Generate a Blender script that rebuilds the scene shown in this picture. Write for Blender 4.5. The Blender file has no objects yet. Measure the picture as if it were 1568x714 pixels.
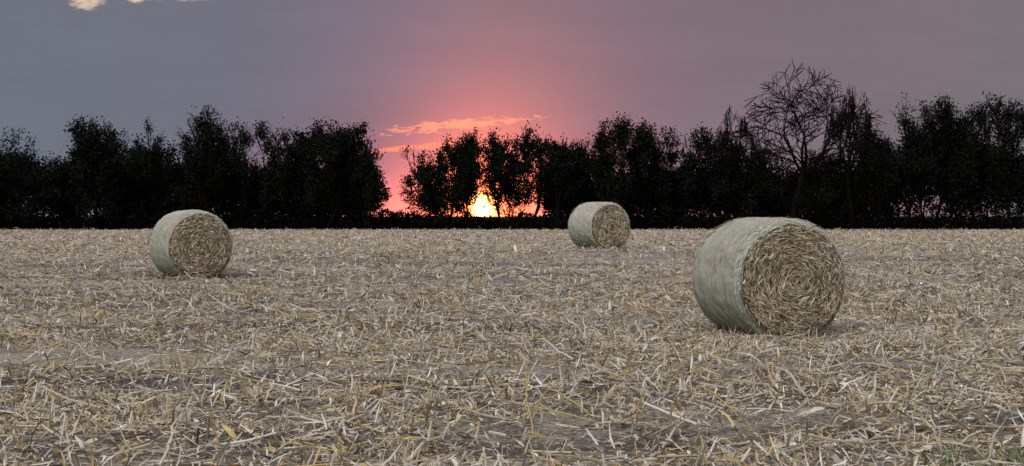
import bpy, math
import numpy as np
R = np.random.default_rng(11)
F = 2154.0; HZ = 331.0; CX = 784.0; CAMZ = 1.5

# ------------------------------------------------------------ helpers
def hash2(i, j, s):
    v = np.sin(i*127.1 + j*311.7 + s*74.7)*43758.5453
    return v - np.floor(v)
def vn(x, y, s=0):
    x = np.asarray(x, float); y = np.asarray(y, float)
    i = np.floor(x); j = np.floor(y); f = x-i; g = y-j
    f = f*f*(3-2*f); g = g*g*(3-2*g)
    return ((hash2(i,j,s)*(1-f)+hash2(i+1,j,s)*f)*(1-g) + (hash2(i,j+1,s)*(1-f)+hash2(i+1,j+1,s)*f)*g)
def sstep(t):
    t = np.clip(t,0,1); return t*t*(3-2*t)
def zg(x, y):
    return 0.42*sstep((np.asarray(y,float)-22)/26) + 0.035*(vn(np.asarray(x)*1.3, np.asarray(y)*1.3, 1)-.5) + 0.07*(vn(np.asarray(x)*.2, np.asarray(y)*.2, 2)-.5)*sstep((100-np.asarray(y,float))/60)

def make_mesh(name, V, Q, mats, col=None, midx=None, smooth=False):
    V = np.asarray(V, np.float32).reshape(-1,3); Q = np.asarray(Q, np.int32).reshape(-1,4)
    me = bpy.data.meshes.new(name)
    me.vertices.add(len(V)); me.vertices.foreach_set('co', V.ravel())
    me.loops.add(Q.size); me.loops.foreach_set('vertex_index', Q.ravel())
    me.polygons.add(len(Q)); me.polygons.foreach_set('loop_start', np.arange(len(Q), dtype=np.int32)*4)
    for m in mats: me.materials.append(m)
    if midx is not None: me.polygons.foreach_set('material_index', np.asarray(midx, np.int32))
    me.update(calc_edges=True)
    me.polygons.foreach_set('use_smooth', np.full(len(Q), smooth) if np.isscalar(smooth) else np.asarray(smooth))
    if col is not None:
        a = me.color_attributes.new('Col', 'FLOAT_COLOR', 'POINT')
        c = np.ones((len(V),4), np.float32); c[:,:3] = col
        a.data.foreach_set('color', c.ravel())
    me.validate()
    ob = bpy.data.objects.new(name, me); bpy.context.scene.collection.objects.link(ob)
    return ob

def norm(v): return v/np.maximum(np.linalg.norm(v, axis=-1, keepdims=True),1e-9)

def ribbons_dir(P, D, S, L, W, curl, col):
    U = np.cross(D, S)
    V = np.zeros((len(P),6,3))
    for k,(t,w) in enumerate(((-.5,.6),(0.,1.),(.5,.3))):
        c = P + D*(L*t)[:,None] + U*((0.25-t*t)*curl*L)[:,None]
        V[:,2*k] = c - S*(W*w*.5)[:,None]; V[:,2*k+1] = c + S*(W*w*.5)[:,None]
    b = np.arange(len(P))[:,None]*6
    Q = np.concatenate([b+np.array([0,1,3,2]), b+np.array([2,3,5,4])],1).reshape(-1,4)
    C = np.repeat(col,6,axis=0)
    return V.reshape(-1,3), Q, C
def ribbons(P, az, pitch, roll, L, W, curl, col):
    D = np.stack([np.cos(az)*np.cos(pitch), np.sin(az)*np.cos(pitch), np.sin(pitch)],1)
    S = np.stack([-np.sin(az), np.cos(az), 0*az],1); U = np.cross(D,S)
    S2 = S*np.cos(roll)[:,None] + U*np.sin(roll)[:,None]
    return ribbons_dir(P, D, S2, L, W, curl, col)
def tubes(p0, p1, r0, r1, sides=4, col=None):
    p0=np.asarray(p0);p1=np.asarray(p1);r0=np.asarray(r0);r1=np.asarray(r1)
    D = norm(p1-p0)
    ref = np.where(np.abs(D[:,2:3])>.8, np.array([[1.,0,0]]), np.array([[0,0,1.]]))
    A = norm(np.cross(D,ref)); B = np.cross(D,A)
    V=np.zeros((len(p0),2*sides,3))
    for k in range(sides):
        a=2*math.pi*k/sides; o=A*math.cos(a)+B*math.sin(a)
        V[:,k]=p0+o*r0[:,None]; V[:,sides+k]=p1+o*r1[:,None]
    b=np.arange(len(p0))[:,None]*2*sides
    Q=np.concatenate([b+np.array([k,(k+1)%sides,sides+(k+1)%sides,sides+k]) for k in range(sides)],1).reshape(-1,4)
    C = np.repeat(col,2*sides,axis=0)
    return V.reshape(-1,3),Q,C
def merge(parts):
    V=[];Q=[];C=[];M=[];S=[];o=0
    for p in parts:
        v,q,c=p[:3]; m=p[3] if len(p)>3 else 0; s=p[4] if len(p)>4 else False
        V.append(v);Q.append(q+o);C.append(c);M.append(np.full(len(q),m));S.append(np.full(len(q),s));o+=len(v)
    return np.concatenate(V),np.concatenate(Q),np.concatenate(C),np.concatenate(M),np.concatenate(S)

# ------------------------------------------------------------ materials
class E:
    nt=None
    def __init__(s, sock): s.s=sock
    @staticmethod
    def m(op,a,b=None,c=None,clamp=False):
        n=E.nt.nodes.new('ShaderNodeMath'); n.operation=op; n.use_clamp=clamp
        for i,v in enumerate((a,b,c)):
            if v is None: continue
            if isinstance(v,E): E.nt.links.new(v.s,n.inputs[i])
            else: n.inputs[i].default_value=float(v)
        return E(n.outputs[0])
    def __add__(a,b): return E.m('ADD',a,b)
    __radd__=__add__
    def __sub__(a,b): return E.m('SUBTRACT',a,b)
    def __rsub__(a,b): return E.m('SUBTRACT',b,a)
    def __mul__(a,b): return E.m('MULTIPLY',a,b)
    __rmul__=__mul__
    def __truediv__(a,b): return E.m('DIVIDE',a,b)
def gauss(t,s):
    q=t/s; return E.m('EXPONENT',(q*q)*-1.0)
def smooth(v,a,b):
    n=E.nt.nodes.new('ShaderNodeMapRange'); n.interpolation_type='SMOOTHSTEP'
    E.nt.links.new(v.s,n.inputs['Value']); n.inputs['From Min'].default_value=a; n.inputs['From Max'].default_value=b
    return E(n.outputs['Result'])
def mixc(f,a,b,mode='MIX'):
    n=E.nt.nodes.new('ShaderNodeMix'); n.data_type='RGBA'; n.blend_type=mode
    for k,v in ((0,f),(6,a),(7,b)):
        if isinstance(v,E): E.nt.links.new(v.s,n.inputs[k])
        elif k==0: n.inputs[0].default_value=v
        else: n.inputs[k].default_value=(*v,1)
    return E(n.outputs[2])
def scalec(col,f):
    n=E.nt.nodes.new('ShaderNodeVectorMath'); n.operation='SCALE'
    if isinstance(col,E): E.nt.links.new(col.s,n.inputs[0])
    else: n.inputs[0].default_value=col
    if isinstance(f,E): E.nt.links.new(f.s,n.inputs['Scale'])
    else: n.inputs['Scale'].default_value=f
    return E(n.outputs[0])
def addc(a,b):
    n=E.nt.nodes.new('ShaderNodeVectorMath'); n.operation='ADD'
    E.nt.links.new(a.s,n.inputs[0]); E.nt.links.new(b.s,n.inputs[1]); return E(n.outputs[0])
def comb(x,y,z):
    n=E.nt.nodes.new('ShaderNodeCombineXYZ')
    for i,v in enumerate((x,y,z)):
        if isinstance(v,E): E.nt.links.new(v.s,n.inputs[i])
        else: n.inputs[i].default_value=v
    return E(n.outputs[0])
def noise(vec,scale,detail=4,rough=.5,dist=0):
    n=E.nt.nodes.new('ShaderNodeTexNoise')
    if vec is not None: E.nt.links.new(vec.s,n.inputs['Vector'])
    n.inputs['Scale'].default_value=scale; n.inputs['Detail'].default_value=detail
    n.inputs['Roughness'].default_value=rough; n.inputs['Distortion'].default_value=dist
    return E(n.outputs['Fac'])
def newmat(name):
    m=bpy.data.materials.new(name); m.use_nodes=True; E.nt=m.node_tree
    b=m.node_tree.nodes['Principled BSDF']; b.inputs['Roughness'].default_value=.85
    b.inputs['Specular IOR Level'].default_value=.15
    return m,b
def texco(out='Object'):
    n=E.nt.nodes.new('ShaderNodeTexCoord'); return E(n.outputs[out])
def sep(v):
    n=E.nt.nodes.new('ShaderNodeSeparateXYZ'); E.nt.links.new(v.s,n.inputs[0]); return [E(o) for o in n.outputs]
def bump(b,h,strength,dist):
    n=E.nt.nodes.new('ShaderNodeBump'); n.inputs['Strength'].default_value=strength; n.inputs['Distance'].default_value=dist
    E.nt.links.new(h.s,n.inputs['Height']); E.nt.links.new(n.outputs[0],b.inputs['Normal'])
def attrmat(name, nscale=30, lo=.75, hi=1.2, rough=.85, spec=.15):
    m,b=newmat(name); b.inputs['Roughness'].default_value=rough; b.inputs['Specular IOR Level'].default_value=spec
    a=E.nt.nodes.new('ShaderNodeAttribute'); a.attribute_name='Col'
    n=noise(texco(),nscale,2)
    f=n*(hi-lo)+lo
    E.nt.links.new(scalec(E(a.outputs['Color']),f).s,b.inputs['Base Color'])
    return m
m_straw=attrmat('corn_residue',40,.66,1.26)
m_leaf=attrmat('foliage',1.2,.5,1.5,.9,.0)
m_balestraw=attrmat('bale_straw',40,.7,1.3)

m_ground,b=newmat('stubble_soil')
tc=texco(); X,Y,Z=sep(tc)
n1=noise(tc,22,8,.7); n2=noise(tc,1.6,5,.6); n3=noise(comb(X*.22,Y,0.0),.45,4,.6)
mask=smooth(n1+(n2-.5)*.45+(n3-.5)*.6,.42,.60)
c=mixc(mask,(.105,.091,.083),(.40,.35,.285))
nearf=smooth(Y,25,70)
c=mixc(nearf*.5,c,(.46,.405,.335))
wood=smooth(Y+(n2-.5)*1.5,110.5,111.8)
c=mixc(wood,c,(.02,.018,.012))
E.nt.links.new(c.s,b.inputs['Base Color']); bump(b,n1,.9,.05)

m_net,b=newmat('net_wrap')
tc=texco(); X,Y,Z=sep(tc)
phi=E.m('ARCTAN2',X,Z)
band=noise(comb(Y*1.0,phi*.10,0.0),13,5,.7)
fine=noise(comb(Y*1.0,phi*.02,0.0),75,2,.6)
cross=noise(comb(Y*.12,phi*1.0,3.0),60,2,.6)
patch=noise(tc,2.6,6,.7)
fleck=noise(comb(X*1.0,Y*3.0,Z),30,4,.75)
c=mixc(smooth(patch+(fleck-.5)*1.1,.36,.56),(.30,.35,.25),(.53,.45,.37))
c=mixc(smooth(band,.46,.62)*.65,c,(.68,.70,.63))
c=mixc(smooth(fine,.50,.60)*.45,c,(.74,.77,.70))
c=mixc(smooth(cross,.56,.66)*.30,c,(.68,.72,.64))
c=mixc(smooth(fleck,.53,.67)*.75,c,(.15,.13,.085))
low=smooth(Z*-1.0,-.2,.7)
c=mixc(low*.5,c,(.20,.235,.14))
E.nt.links.new(c.s,b.inputs['Base Color']); b.inputs['Roughness'].default_value=.6
bump(b,band*.5+fleck+fine*.3,.9,.03)

m_core,b=newmat('bale_core')
tc=texco(); n=noise(tc,45,5,.7)
E.nt.links.new(mixc(smooth(n,.4,.65),(.09,.07,.045),(.32,.25,.17)).s,b.inputs['Base Color']); bump(b,n,1,.02)

# ------------------------------------------------------------ ground
ys=np.concatenate([np.arange(-60,6,3),np.arange(6,60,.3),np.arange(60,130,1.5),np.geomspace(130,2500,30)])
xp=np.concatenate([np.arange(0,26,.35),np.arange(26,70,2),np.geomspace(70,1500,20)])
xs=np.concatenate([-xp[:0:-1],xp])
GX,GY=np.meshgrid(xs,ys); V=np.stack([GX,GY,zg(GX,GY)],-1).reshape(-1,3)
nx=len(xs); i=np.arange(len(ys)-1)[:,None]*nx+np.arange(nx-1)[None]
Q=np.stack([i,i+1,i+nx+1,i+nx],-1).reshape(-1,4)
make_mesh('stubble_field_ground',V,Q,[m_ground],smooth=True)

# ------------------------------------------------------------ residue
PAL=np.array([(.61,.53,.41),(.76,.71,.64),(.56,.41,.19),(.42,.33,.21),(.20,.15,.11),(.30,.14,.09),(.52,.465,.385)])
PW=np.array([.28,.15,.12,.15,.11,.015,.19])
def cols(n,pw=PW):
    c=PAL[R.choice(len(PAL),n,p=pw/pw.sum())]
    return np.clip(c*R.uniform(.7,1.15,(n,1)),0,.86)
def cover(x,y):
    a=vn(x*.25+y*.08,y*.9,5)*.45+vn(x*1.1+9+y*.2,y*1.9,6)*.33+vn(x*4,y*5,12)*.22
    return np.clip((a-.23)/.46,.10,1)
def scatter(d0,d1,dens,extra=3):
    A=.37*(d1*d1-d0*d0)+2*extra*(d1-d0); n=int(A*dens)
    y=np.sqrt(R.uniform(d0*d0,d1*d1,n)); x=R.uniform(-1,1,n)*(.37*y+extra)
    k=R.random(n)<cover(x,y)
    return x[k],y[k]
parts=[]
for d0,d1,dens,sc in ((7,12,700,1.1),(12,18,530,1.15),(18,30,240,1.4),(30,50,90,1.8),(50,75,38,2.4),(75,110.5,20,2.9)):
    x,y=scatter(d0,d1,dens,2.5); n=len(x)
    L=np.clip(R.lognormal(math.log(.075),.65,n),.02,.38)*sc**.5
    W=R.uniform(.004,.017,n)*sc*np.where(R.random(n)<.08,2.2,1)
    pitch=R.normal(0,.22,n); st=R.random(n)<.19; pitch[st]=R.uniform(.3,1.35,st.sum())
    L[st]=np.minimum(L[st],.20)
    z=zg(x,y)+R.uniform(.0,.035,n)+np.abs(np.sin(pitch))*L*.42
    c=cols(n); c[st]=np.clip(c[st]*1.2,0,.88)
    parts.append(ribbons(np.stack([x,y,z],1),R.uniform(0,6.283,n),pitch,R.normal(0,.6,n)+st*R.normal(0,1,n),L,W,R.normal(.12,.4,n),c))
for d0,d1,dens in ((7,16,26),(16,34,14),(34,70,4)):
    x,y=scatter(d0,d1,dens); n=len(x)
    sc=1+np.maximum(y-16,0)/40
    az=R.uniform(0,6.283,n); pt=R.normal(.06,.12,n); stub=R.random(n)<.5; pt[stub]=R.uniform(.6,1.5,stub.sum())
    y[stub]=np.round(y[stub]/.76)*.76+R.normal(0,.05,stub.sum())
    L=R.uniform(.12,.52,n); L[stub]=R.uniform(.06,.2,stub.sum())
    D=np.stack([np.cos(az)*np.cos(pt),np.sin(az)*np.cos(pt),np.sin(pt)],1)
    P=np.stack([x,y,zg(x,y)+.01+ (~stub)*R.uniform(.01,.05,n)],1)
    r=R.uniform(.0045,.0105,n)*sc
    c=cols(n,np.array([.32,.18,.20,.18,.1,.0,.1]))
    B=D+R.normal(0,.12,(n,3)); 
    parts.append(tubes(P,P+D*L[:,None]*.5,r,r*.95,5,c)); parts.append(tubes(P+D*L[:,None]*.5,P+D*L[:,None]*.5+B*L[:,None]*.5,r*.95,r*.75,5,c))
def gp(px,py):
    d=CAMZ*F/(py-HZ); return np.array([(px-CX)/F*d,d])
def longs(a,b,h0,h1,r,col,bend=.03):
    A=gp(*a);B=gp(*b); A=np.array([*A,zg(*A)+h0]);B=np.array([*B,zg(*B)+h1])
    t=np.linspace(0,1,7)[:,None]; Pp=A+(B-A)*t; Pp[:,2]+=bend*np.sin(t[:,0]*math.pi); Pp[:,0]+=.012*np.sin(t[:,0]*9)
    rr=np.linspace(r,r*.6,7)
    return tubes(Pp[:-1],Pp[1:],rr[:-1],rr[1:],6,np.tile(np.array(col),(6,1)))
G1=(.52,.39,.15)
for a,b,h0,h1,r in (((815,665),(803,650),0,.42,.007),((812,640),(852,640),0,.30,.007),((770,625),(930,655),.05,.03,.008),((840,610),(905,640),.1,.03,.008),
    ((690,650),(735,630),.02,.06,.008),((40,650),(38,648),0,.2,.011),((1205,590),(1240,625),.12,.02,.011),((620,712),(675,672),.02,.05,.014),
    ((500,640),(590,668),.02,.04,.008),((1080,600),(1130,640),.05,.02,.008),((255,690),(275,650),.02,.09,.011),((1320,560),(1410,585),.03,.03,.011),
    ((1420,690),(1500,700),.03,.03,.01),((130,600),(190,640),.03,.03,.011),((880,560),(960,590),.03,.05,.011),((1010,690),(1060,640),.03,.03,.011)):
    parts.append(longs(a,b,h0,h1,r,G1 if r<.0095 else (.58,.51,.40)))
hp=[(350,672,.16,.06,(.62,.5,.2)),(905,690,.18,.04,(.78,.76,.72)),(1250,672,.15,.045,(.8,.78,.74)),(660,690,.2,.03,(.68,.64,.56)),(455,692,.14,.06,(.55,.44,.22)),
    (300,655,.12,.04,(.7,.67,.62)),(1490,675,.15,.045,(.5,.33,.2)),(1000,600,.12,.04,(.74,.72,.66)),(580,600,.12,.04,(.7,.67,.6)),(850,480,.2,.05,(.74,.72,.66)),(1180,590,.13,.05,(.5,.33,.15)),(1300,690,.15,.05,(.7,.65,.56)),
    (960,470,.25,.06,(.74,.72,.66)),(1290,645,.14,.05,(.74,.72,.66)),(330,610,.12,.045,(.78,.75,.7)),(1370,500,.2,.05,(.74,.72,.66)),(520,520,.2,.05,(.74,.72,.66)),(1465,635,.14,.04,(.76,.72,.66)),(120,690,.14,.04,(.72,.68,.6))]
P=[]
for h in hp:
    g=gp(h[0],h[1]); P.append([*g,float(zg(*g))+.06])
k=len(hp)
parts.append(ribbons(np.array(P),R.uniform(0,6.28,k),R.uniform(.1,.6,k),R.normal(0,.5,k),np.array([h[2] for h in hp]),np.array([h[3] for h in hp]),R.uniform(.2,.6,k),np.array([h[4] for h in hp])))
V,Q,C,M,S=merge(parts)
make_mesh('corn_stubble',V,Q,[m_straw],C)

n=900; x=R.uniform(2.45,3.9,n); y=8.25+R.uniform(-.6,.35,n)+.1*(x-2.55); L=R.uniform(.05,.12,n); pt=R.uniform(.6,1.5,n)
V,Q,C=ribbons(np.stack([x,y,zg(x,y)+L*.45*np.sin(pt)],1),R.uniform(0,6.28,n),pt,R.normal(0,1,n),L,R.uniform(.004,.007,n),R.normal(0,.4,n),np.array([.14,.22,.07])*R.uniform(.6,1.6,(n,1)))
make_mesh('grass_patch',V,Q,[m_straw],C)

# ------------------------------------------------------------ bales
def bale(x,y,rotdeg,D,Lg,nst,sscale,seed,tilt=0):
    r=np.random.default_rng(seed); Rr=D/2; parts=[]
    na,nl=180,50
    s=np.linspace(0,1,nl)
    prof=1-.10*np.exp(-s*Lg/.06)-.10*np.exp(-(1-s)*Lg/.06)
    ph=np.linspace(0,2*math.pi,na,endpoint=False)
    PH,SS=np.meshgrid(ph,s)
    lump=(vn((np.cos(PH)+2)*2.2+seed,(np.sin(PH)+2)*2.2+SS*2,3)-.5)*.06+(vn((np.cos(PH)+2)*9,(np.sin(PH)+2)*9+SS*12,4)-.5)*.026+(vn(SS*22,PH*0+seed,7)-.5)*.018
    rad=Rr*(prof[:,None]+lump)
    vx=rad*np.sin(PH)*(1+.03*np.clip(-np.cos(PH),0,1)); vz=rad*np.cos(PH)
    vz=np.where(vz<-.91*Rr,-.91*Rr+(vz+.91*Rr)*.25,vz)
    vy=(SS-.5)*Lg
    V=np.stack([vx,vy,vz],-1).reshape(-1,3)
    i=np.arange(nl-1)[:,None]*na; j=np.arange(na)[None]; j2=(j+1)%na
    Q=np.stack([i+j,i+j2,i+na+j2,i+na+j],-1).reshape(-1,4)
    parts.append((V,Q,np.zeros_like(V)+.4,0,True))
    for end,ring in ((-1,0),(1,nl-1)):
        nr=26; f=np.linspace(1,.01,nr)
        ex=vx[ring][None]*f[:,None]; ez=vz[ring][None]*f[:,None]
        ey=end*(Lg/2+.05*(1-f[:,None]**4)+.04*(vn(ex*9+5,ez*9,8)-.5)*(f[:,None]<.99))
        V=np.stack([ex,ey,ez],-1).reshape(-1,3)
        i=np.arange(nr-1)[:,None]*na
        Q=np.stack([i+j,i+na+j,i+na+j2,i+j2],-1).reshape(-1,4)
        parts.append((V,Q,np.zeros_like(V)+.3,1,True))
        n=nst
        rr=np.sqrt(r.random(n*2))*.93*.92; th=r.uniform(0,2*math.pi,n*2)
        wob=vn(np.cos(th)*2+5,np.sin(th)*2+rr*2,9)
        ringd=.5+.5*np.sin((rr*Rr/.075+th/(2*math.pi))*2*math.pi+6*wob)
        k=r.random(n*2)<(.42+.35*ringd); rr=rr[k][:n]; th=th[k][:n]; ringd=ringd[k][:n]; n=len(rr)
        patchy=vn(rr*np.cos(th)*5+9,rr*np.sin(th)*5+9,13)
        L=np.clip(r.lognormal(math.log(.08),.5,n),.025,.22); L=np.minimum(L,.06+rr*Rr*1.2)
        W=r.uniform(.005,.015,n)*sscale
        px=rr*Rr*np.sin(th); pz=rr*Rr*np.cos(th); pz=np.maximum(pz,-.9*Rr)
        T=np.stack([np.cos(th),0*th,-np.sin(th)],1)*np.where(r.random(n)<.5,1,-1)[:,None]
        N=np.array([0,end,0.])
        Rd=np.stack([np.sin(th),0*th,np.cos(th)],1)
        Dd=norm(T+Rd*r.normal(0,.6,(n,1))+N*r.normal(.05,.30,(n,1)))
        Sd=norm(np.cross(Dd,N)+N*r.normal(0,.7,(n,1))); Sd=norm(Sd-Dd*(Sd*Dd).sum(1)[:,None])
        py=end*(Lg/2+.05*(1-rr**4)+.006+r.uniform(0,.035,n))
        c=np.array([(.64,.56,.41),(.53,.43,.27),(.38,.29,.17),(.15,.11,.07),(.76,.72,.62)])[r.choice(5,n,p=[.25,.24,.17,.19,.15])]*(.72+.22*ringd+.3*patchy)[:,None]
        v,q,cc=ribbons_dir(np.stack([px,py,pz],1),Dd,Sd,L,W,r.normal(0,.3,n),np.clip(c,0,.85)); parts.append((v,q,cc,2,False))
        n=int(nst/(5*sscale)); th=r.uniform(0,2*math.pi,n); q0=r.uniform(.88,.985,n)
        T=np.stack([np.cos(th),0*th,-np.sin(th)],1); Rd=np.stack([np.sin(th),0*th,np.cos(th)],1)
        P=Rd*(q0*Rr)[:,None]+N*(Lg/2-.05+ (0.985-q0)*.6)[:,None]; P[:,2]=np.maximum(P[:,2],-.91*Rr)
        Dd=norm(T+Rd*r.normal(0,.16,(n,1))+N*r.normal(0,.25,(n,1))); Sd=norm(np.cross(Dd,N+Rd)) 
        c=np.array([(.54,.60,.49),(.38,.43,.30),(.55,.48,.35),(.68,.72,.65)])[r.choice(4,n)]
        v,q,cc=ribbons_dir(P,Dd,Sd,r.uniform(.04,.12,n),r.uniform(.004,.009,n)*sscale,r.normal(.1,.1,n),c); parts.append((v,q,cc,2,False))
    n=nst//2; th=r.uniform(0,2*math.pi,n); yy=r.uniform(-.46,.46,n)*Lg
    Rd=np.stack([np.sin(th),0*th,np.cos(th)],1); T=np.stack([np.cos(th),0*th,-np.sin(th)],1)
    P=Rd*Rr*1.000; P[:,1]=yy; P[:,2]=np.maximum(P[:,2],-.92*Rr)
    Dd=norm(T+np.array([0,1.,0])*r.normal(0,.6,(n,1))+Rd*r.normal(0,.05,(n,1))); Sd=norm(np.cross(Dd,Rd))
    c=np.array([(.60,.54,.42),(.38,.38,.26),(.70,.71,.64),(.22,.20,.13),(.52,.45,.34)])[r.choice(5,n)]
    v,q,cc=ribbons_dir(P,Dd,Sd,r.uniform(.02,.08,n),r.uniform(.004,.009,n)*sscale,r.normal(.05,.1,n),c); parts.append((v,q,cc,2,False))
    V,Q,C,M,S=merge(parts)
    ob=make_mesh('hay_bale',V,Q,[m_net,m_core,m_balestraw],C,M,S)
    ob.location=(x,y,float(zg(x,y))+.905*Rr); ob.rotation_euler=(0,math.radians(tilt),math.radians(rotdeg))
    n=500; u=r.uniform(-.45,.45,n)*D; v_=r.uniform(-.56,.6,n)*Lg
    a=math.radians(rotdeg); gx=x+u*math.cos(a)-v_*math.sin(a); gy=y+u*math.sin(a)+v_*math.cos(a)
    c=np.array([(.42,.34,.24),(.30,.23,.14),(.5,.45,.36)])[r.choice(3,n)]
    return ribbons(np.stack([gx,gy,zg(gx,gy)+r.uniform(.0,.05,n)],1),r.uniform(0,6.28,n),r.normal(.1,.35,n),r.normal(0,.6,n),r.uniform(.05,.17,n),r.uniform(.006,.014,n)*sscale,r.normal(.1,.3,n),c)
pp=[bale(3.26,17.95,17.5,1.57,1.30,7500,1.1,3),bale(-7.22,31.6,32,1.57,1.25,5000,1.5,5),bale(2.86,46.3,28,1.62,1.45,3500,2.0,8)]
V,Q,C,M,S=merge(pp); make_mesh('loose_straw',V,Q,[m_straw],C)

# ------------------------------------------------------------ trees
def tree_skeleton(r,H,W,maxlev,leaflev,stems=1,low=True,spread=.9,pside=.85,jit=.13,L0=.36,up=.05,thick=1.0,rdec=.62,lr=(.55,.85),dome=0):
    segs=[];cent=[]
    def grow(p,d,L,rad,lev):
        n=3
        for i in range(n):
            d=d+r.normal(0,jit,3); d[2]+=up; d/=math.sqrt(d@d)
            q=p+d*(L/n); r1=rad*(1-.13)
            segs.append((p,q,rad,r1,lev)); 
            if lev>=leaflev: cent.append(q)
            p=q; rad=r1
            if lev<maxlev and (i>0 or lev>0 or low) and r.random()<pside:
                ch(p,d,L,rad,lev,r.uniform(.6,1.1)*spread)
        if lev<maxlev:
            ch(p,d,L,rad,lev,r.uniform(.2,.5)); ch(p,d,L,rad,lev,r.uniform(.4,.8))
            if dome and lev==0:
                for _ in range(3): ch(p,d,L,rad,lev,r.uniform(.3,.9))
    def ch(p,d,L,rad,lev,ang):
        u=r.normal(0,1,3); u-=d*(u@d); u/=math.sqrt(u@u)
        dd=d*math.cos(ang)+u*math.sin(ang)
        grow(p.copy(),dd,L*r.uniform(*lr),rad*rdec,lev+1)
    for k in range(stems):
        d=np.array([r.normal(0,.22 if stems>1 else .05),r.normal(0,.15),1.]); d/=math.sqrt(d@d)
        grow(np.array([r.normal(0,.3)*(stems>1),0,0.]),d,H*L0*r.uniform(.85,1.1),.028*H*(.7 if stems>1 else 1)*.55*thick,0)
    cent=np.array(cent)
    p0=np.array([s[0] for s in segs]);p1=np.array([s[1] for s in segs]);r0=np.array([s[2] for s in segs]);r1=np.array([s[3] for s in segs])
    lo,hi=np.percentile(cent[:,0],[2,98]); sx=W/max(hi-lo,.1); mid=(lo+hi)/2
    ztop=np.percentile(p1[:,2],99.7)
    def raw(a):
        a=a.copy(); w=np.clip(a[:,2]/(.3*H),0,1)[:,None]
        a[:,0]-=mid*w[:,0]; a[:,0]*=sx; a[:,1]*=sx
        z=a[:,2]/ztop
        if dome:
            q=np.clip(np.abs(a[:,0])/(W*.55),0,1.2); z=z*(1-.38*q*q*np.clip(z,0,1))
        a[:,2]=z; return a
    zt=np.percentile(raw(p1)[:,2],99.7)
    def tf(a):
        a=raw(a); a[:,2]=np.maximum(a[:,2]/zt*H,0); return a
    return tf(p0),tf(p1),r0,r1,tf(cent)
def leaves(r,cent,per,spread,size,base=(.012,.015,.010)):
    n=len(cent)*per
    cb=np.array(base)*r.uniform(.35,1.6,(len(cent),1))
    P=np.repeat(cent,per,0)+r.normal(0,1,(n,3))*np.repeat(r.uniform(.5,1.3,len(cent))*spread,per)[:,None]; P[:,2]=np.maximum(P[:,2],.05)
    u=norm(r.normal(0,1,(n,3))); w=norm(np.cross(u,r.normal(0,1,(n,3))))
    s=(size*r.uniform(.45,1.3,n))[:,None]
    V=np.stack([P-u*s*.5,P+w*s*.3,P+u*s*.5,P-w*s*.3],1).reshape(-1,3)
    Q=np.arange(n*4).reshape(-1,4)
    return V,Q,np.repeat(np.repeat(cb,per,0)*r.uniform(.7,1.3,(n,1)),4,0)
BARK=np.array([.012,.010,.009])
def place_tree(name,px,ytop,wpx,D,seed,maxlev=4,leaflev=3,per=7,spread=.24,size=.20,stems=1,low=True,sp=.9,minr=.02,drop=.35,lowdrop=0,lowlev=.42,**kw):
    r=np.random.default_rng(seed)
    k=D/F; x=(px-CX)*k; z0=float(zg(x,D)); H=(HZ-ytop)*k+CAMZ-z0; W=wpx*k
    p0,p1,r0,r1,ce=tree_skeleton(r,H,W,maxlev,leaflev,stems,low,sp,**kw)
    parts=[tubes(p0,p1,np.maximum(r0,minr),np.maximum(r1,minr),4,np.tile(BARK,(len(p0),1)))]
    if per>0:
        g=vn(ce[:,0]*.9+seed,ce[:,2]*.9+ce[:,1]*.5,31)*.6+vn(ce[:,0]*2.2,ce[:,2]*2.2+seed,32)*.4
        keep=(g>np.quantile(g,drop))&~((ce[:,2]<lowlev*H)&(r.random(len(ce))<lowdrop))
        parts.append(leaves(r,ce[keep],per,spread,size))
    V,Q,C,M,S=merge(parts)
    if name is None: return V+np.array([x,D,z0]),Q,C
    ob=make_mesh(name,V,Q,[m_leaf],C); ob.location=(x,D,z0-.05)
    return ob
T=[(-70,215,130,7),(18,203,100,7),(100,244,80,9),(150,188,62,10),(200,203,75,10),(245,192,60,9),(308,169,100,9),(362,186,60,10),(408,190,58,10),(452,204,66,10),(500,188,68,11),(542,192,55,11),(563,235,42,10),
   (650,228,60,8),(685,216,52,8),(718,210,50,8),(768,206,60,8),(812,197,62,8),(856,213,60,10),(905,196,60,9),(945,182,80,9),(990,196,50,9),(1030,197,60,7),(1070,196,60,7),(1112,206,60,7),
   (1160,225,75,7),(1258,230,80,8),(1335,175,60,7),(1392,160,62,8),(1428,154,60,8),(1458,188,50,9),(1495,156,70,10),(1545,150,80,10),(1650,150,120,8),(1750,165,130,8)]
for i,(px,yt,w,per) in enumerate(T):
    sun=640<px<830
    tw=970<px<1350
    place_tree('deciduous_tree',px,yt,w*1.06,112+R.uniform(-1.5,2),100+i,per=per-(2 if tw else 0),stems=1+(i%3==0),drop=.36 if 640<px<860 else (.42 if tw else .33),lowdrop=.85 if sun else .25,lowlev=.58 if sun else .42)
for i,(px,yt,w) in enumerate(((672,266,70),(703,262,50),(782,256,60),(835,250,70))):
    place_tree('deciduous_tree',px,yt,w,116+R.uniform(-1,2),160+i,per=3,size=.17,spread=.32,stems=2,drop=.45,leaflev=2,lowdrop=.5)
place_tree('bare_tree',1213,108,225,110.5,523,maxlev=5,leaflev=4,per=0,low=False,sp=.8,minr=.023,pside=.58,jit=.11,L0=.30,thick=1.7,rdec=.62,lr=(.60,.78),dome=1)
place_tree('bare_tree',1308,136,80,112,533,maxlev=5,leaflev=4,per=0,low=False,minr=.019,pside=.6,jit=.10,sp=.8,thick=1.2,lr=(.6,.75),dome=1)
place_tree('bare_tree',1128,165,80,113,513,maxlev=5,leaflev=4,per=0,low=False,minr=.018,pside=.5,jit=.10,sp=.7,lr=(.6,.75),dome=1)
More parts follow.
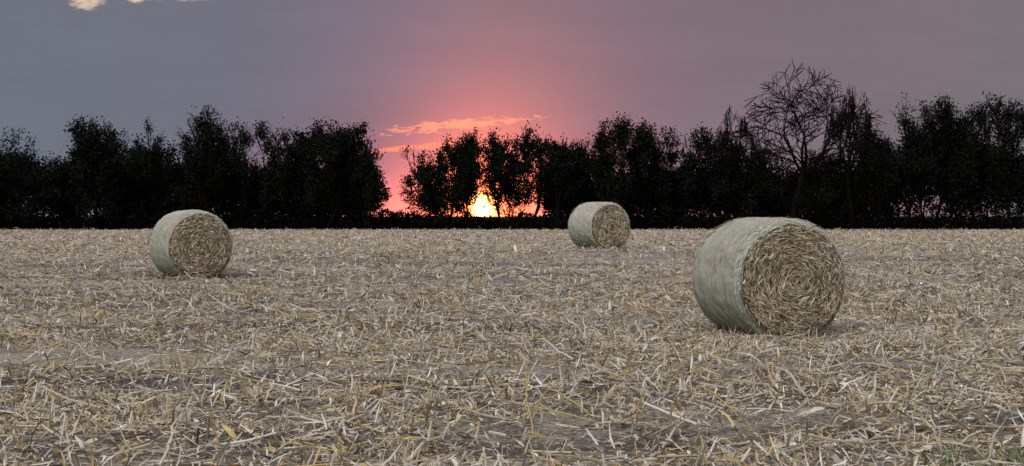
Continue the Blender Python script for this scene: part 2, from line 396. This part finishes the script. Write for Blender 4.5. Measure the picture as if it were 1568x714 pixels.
place_tree('bare_tree',325,168,80,113,514,maxlev=5,leaflev=4,per=0,low=False,minr=.016,pside=.5,jit=.09,sp=.7,lr=(.6,.75))
# woodland behind: one mass
parts=[]; i=0
for px in list(range(-170,545,50))+[875,920]+list(range(960,1800,50)):
    yt=262+R.uniform(-25,18)
    if px>1330: yt-=40
    if px<130: yt-=2
    if 560<px<1100: yt+=10
    parts.append(place_tree(None,px,yt,72,119+R.uniform(-3,6),900+i,maxlev=4,leaflev=2,per=4,size=.30,spread=.4,stems=2,drop=.3)); i+=1
V,Q,C,M,S=merge(parts); make_mesh('distant_tree_row',V,Q,[m_leaf],C)
# undergrowth along the field edge
kx=112/F
hx=np.array([-300,120,160,400,430,560,583,600,640,680,715,775,830,900,1320,1360,1900.])
hy=np.array([262,268,300,308,322,300,305,320,321,327,333,333,324,308,300,270,258.])
n=8500; px=R.uniform(-220,1820,n); yt=np.interp(px,hx,hy)+20*(vn(px/14,px*0,21)-.5)*(np.abs(px-740)>35)
H=(HZ-yt)*kx+1.08; ce=np.stack([(px-CX)*kx,R.uniform(111.6,115.5,n),R.random(n)**1.2*(H-.25)],1); 
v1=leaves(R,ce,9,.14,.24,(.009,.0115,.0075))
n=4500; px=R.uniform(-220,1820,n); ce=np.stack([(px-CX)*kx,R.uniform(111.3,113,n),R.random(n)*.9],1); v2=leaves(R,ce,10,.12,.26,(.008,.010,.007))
v1[0][:,2]+=.40; v2[0][:,2]+=.40
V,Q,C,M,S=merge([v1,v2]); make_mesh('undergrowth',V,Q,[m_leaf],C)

# ------------------------------------------------------------ sky
w=bpy.data.worlds.new('World'); bpy.context.scene.world=w; w.use_nodes=True; nt=w.node_tree; E.nt=nt
bg=nt.nodes['Background']
X,Y,Z=sep(texco('Generated'))
az=E.m('ARCTAN2',X,Y); el=E.m('ARCSINE',Z)
U=az*F+CX; V_=el*F
ramp=nt.nodes.new('ShaderNodeValToRGB'); nt.links.new((U/1568.).s,ramp.inputs[0])
cr=ramp.color_ramp
stops=[(0,(.150,.172,.218)),(.25,(.175,.168,.215)),(.40,(.222,.167,.212)),(.48,(.255,.170,.200)),(.62,(.225,.163,.200)),(1,(.195,.168,.190))]
cr.elements[0].position=0; cr.elements[0].color=(*stops[0][1],1); cr.elements[1].position=1; cr.elements[1].color=(*stops[-1][1],1)
for p,c in stops[1:-1]:
    e=cr.elements.new(p); e.color=(*c,1)
col=E(ramp.outputs[0])
haze=noise(comb(U/500.,V_/90.,0.0),1,5,.6)
grain=noise(comb(U/60.,V_/18.,3.0),1,4,.6)
col=scalec(col,haze*.35+.80+grain*.06)
col=addc(col,scalec((.19,.028,.022),gauss(U-765,180)*gauss(V_-165,125)))
col=addc(col,scalec((.26,.01,.03),gauss(U-690,250)*gauss(V_-25,85)))
col=addc(col,scalec((.55,.11,.02),gauss(U-700,190)*gauss(V_-10,32)))
col=addc(col,scalec((.38,.06,.03),gauss(U-760,520)*gauss(V_-5,48)))
cn=noise(comb(U/24.,V_/6.5,0.0),1,6,.70,.5)
m1=gauss(U-705,165)*gauss(V_-(U-705)*.09-140,12)
col=mixc(E.m('MULTIPLY',smooth(cn+m1*.36,.71,.92),m1*2.4,clamp=True),col,(1.0,.34,.23))
cn2=noise(comb(U/60.,V_/3.,5.0),1,4,.6)
m2=gauss(U-635,100)*gauss(V_-(U-635)*.10-105,4.5)
col=mixc(E.m('MULTIPLY',smooth(cn2+m2*.42,.66,.84),m2*2.4,clamp=True),col,(1.0,.28,.19))
cn3=noise(comb(U/24.,V_/10.,9.0),1,6,.65,.3)
m3=gauss(U-152,28)*gauss(V_-312,13)+gauss(U-224,26)*gauss(V_-322,11)+gauss(U-300,55)*gauss(V_-327,9)*1.15+gauss(U-230,260)*gauss(V_-375,28)
col=mixc(smooth(cn3+m3*.50,.68,1.02)*.85,col,(.85,.62,.45))
dx=U-738; dy=V_-15; d2=dx*dx+dy*dy
def g2(s): return E.m('EXPONENT',d2*(-1./(s*s)))
col=addc(col,scalec((1.3,.20,.015),g2(110)))
col=addc(col,scalec((3.0,.45,.02),g2(54)))
col=addc(col,scalec((22,15,4.0),g2(12)))
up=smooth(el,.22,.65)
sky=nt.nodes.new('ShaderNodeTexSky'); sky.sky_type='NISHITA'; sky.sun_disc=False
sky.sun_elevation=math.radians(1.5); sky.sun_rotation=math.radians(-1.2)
fill_dome=addc(scalec((.665,.67,.695),1.0),scalec(E(sky.outputs[0]),.03))  # unseen upper dome, made brighter to light the field
col=mixc(up,col,fill_dome)
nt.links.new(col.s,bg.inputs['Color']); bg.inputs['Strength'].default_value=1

sl=bpy.data.lights.new('soft_fill','SUN'); sl.energy=1.5; sl.angle=math.radians(28); sl.color=(1,.97,.94)  # added soft fill from behind left; the visible sun is low ahead
so=bpy.data.objects.new('added_fill_light',sl); bpy.context.scene.collection.objects.link(so)
so.rotation_euler=(math.radians(44),0,math.radians(-32))

cam=bpy.data.cameras.new('camera'); co=bpy.data.objects.new('camera',cam); bpy.context.scene.collection.objects.link(co)
cam.sensor_width=36; cam.lens=36*F/1568; cam.clip_end=5000
co.location=(0,0,CAMZ); co.rotation_euler=(math.radians(90)-math.atan(26/F),0,0)
sc=bpy.context.scene; sc.camera=co
sc.view_settings.view_transform='Standard'; sc.view_settings.look='None'; sc.view_settings.exposure=0
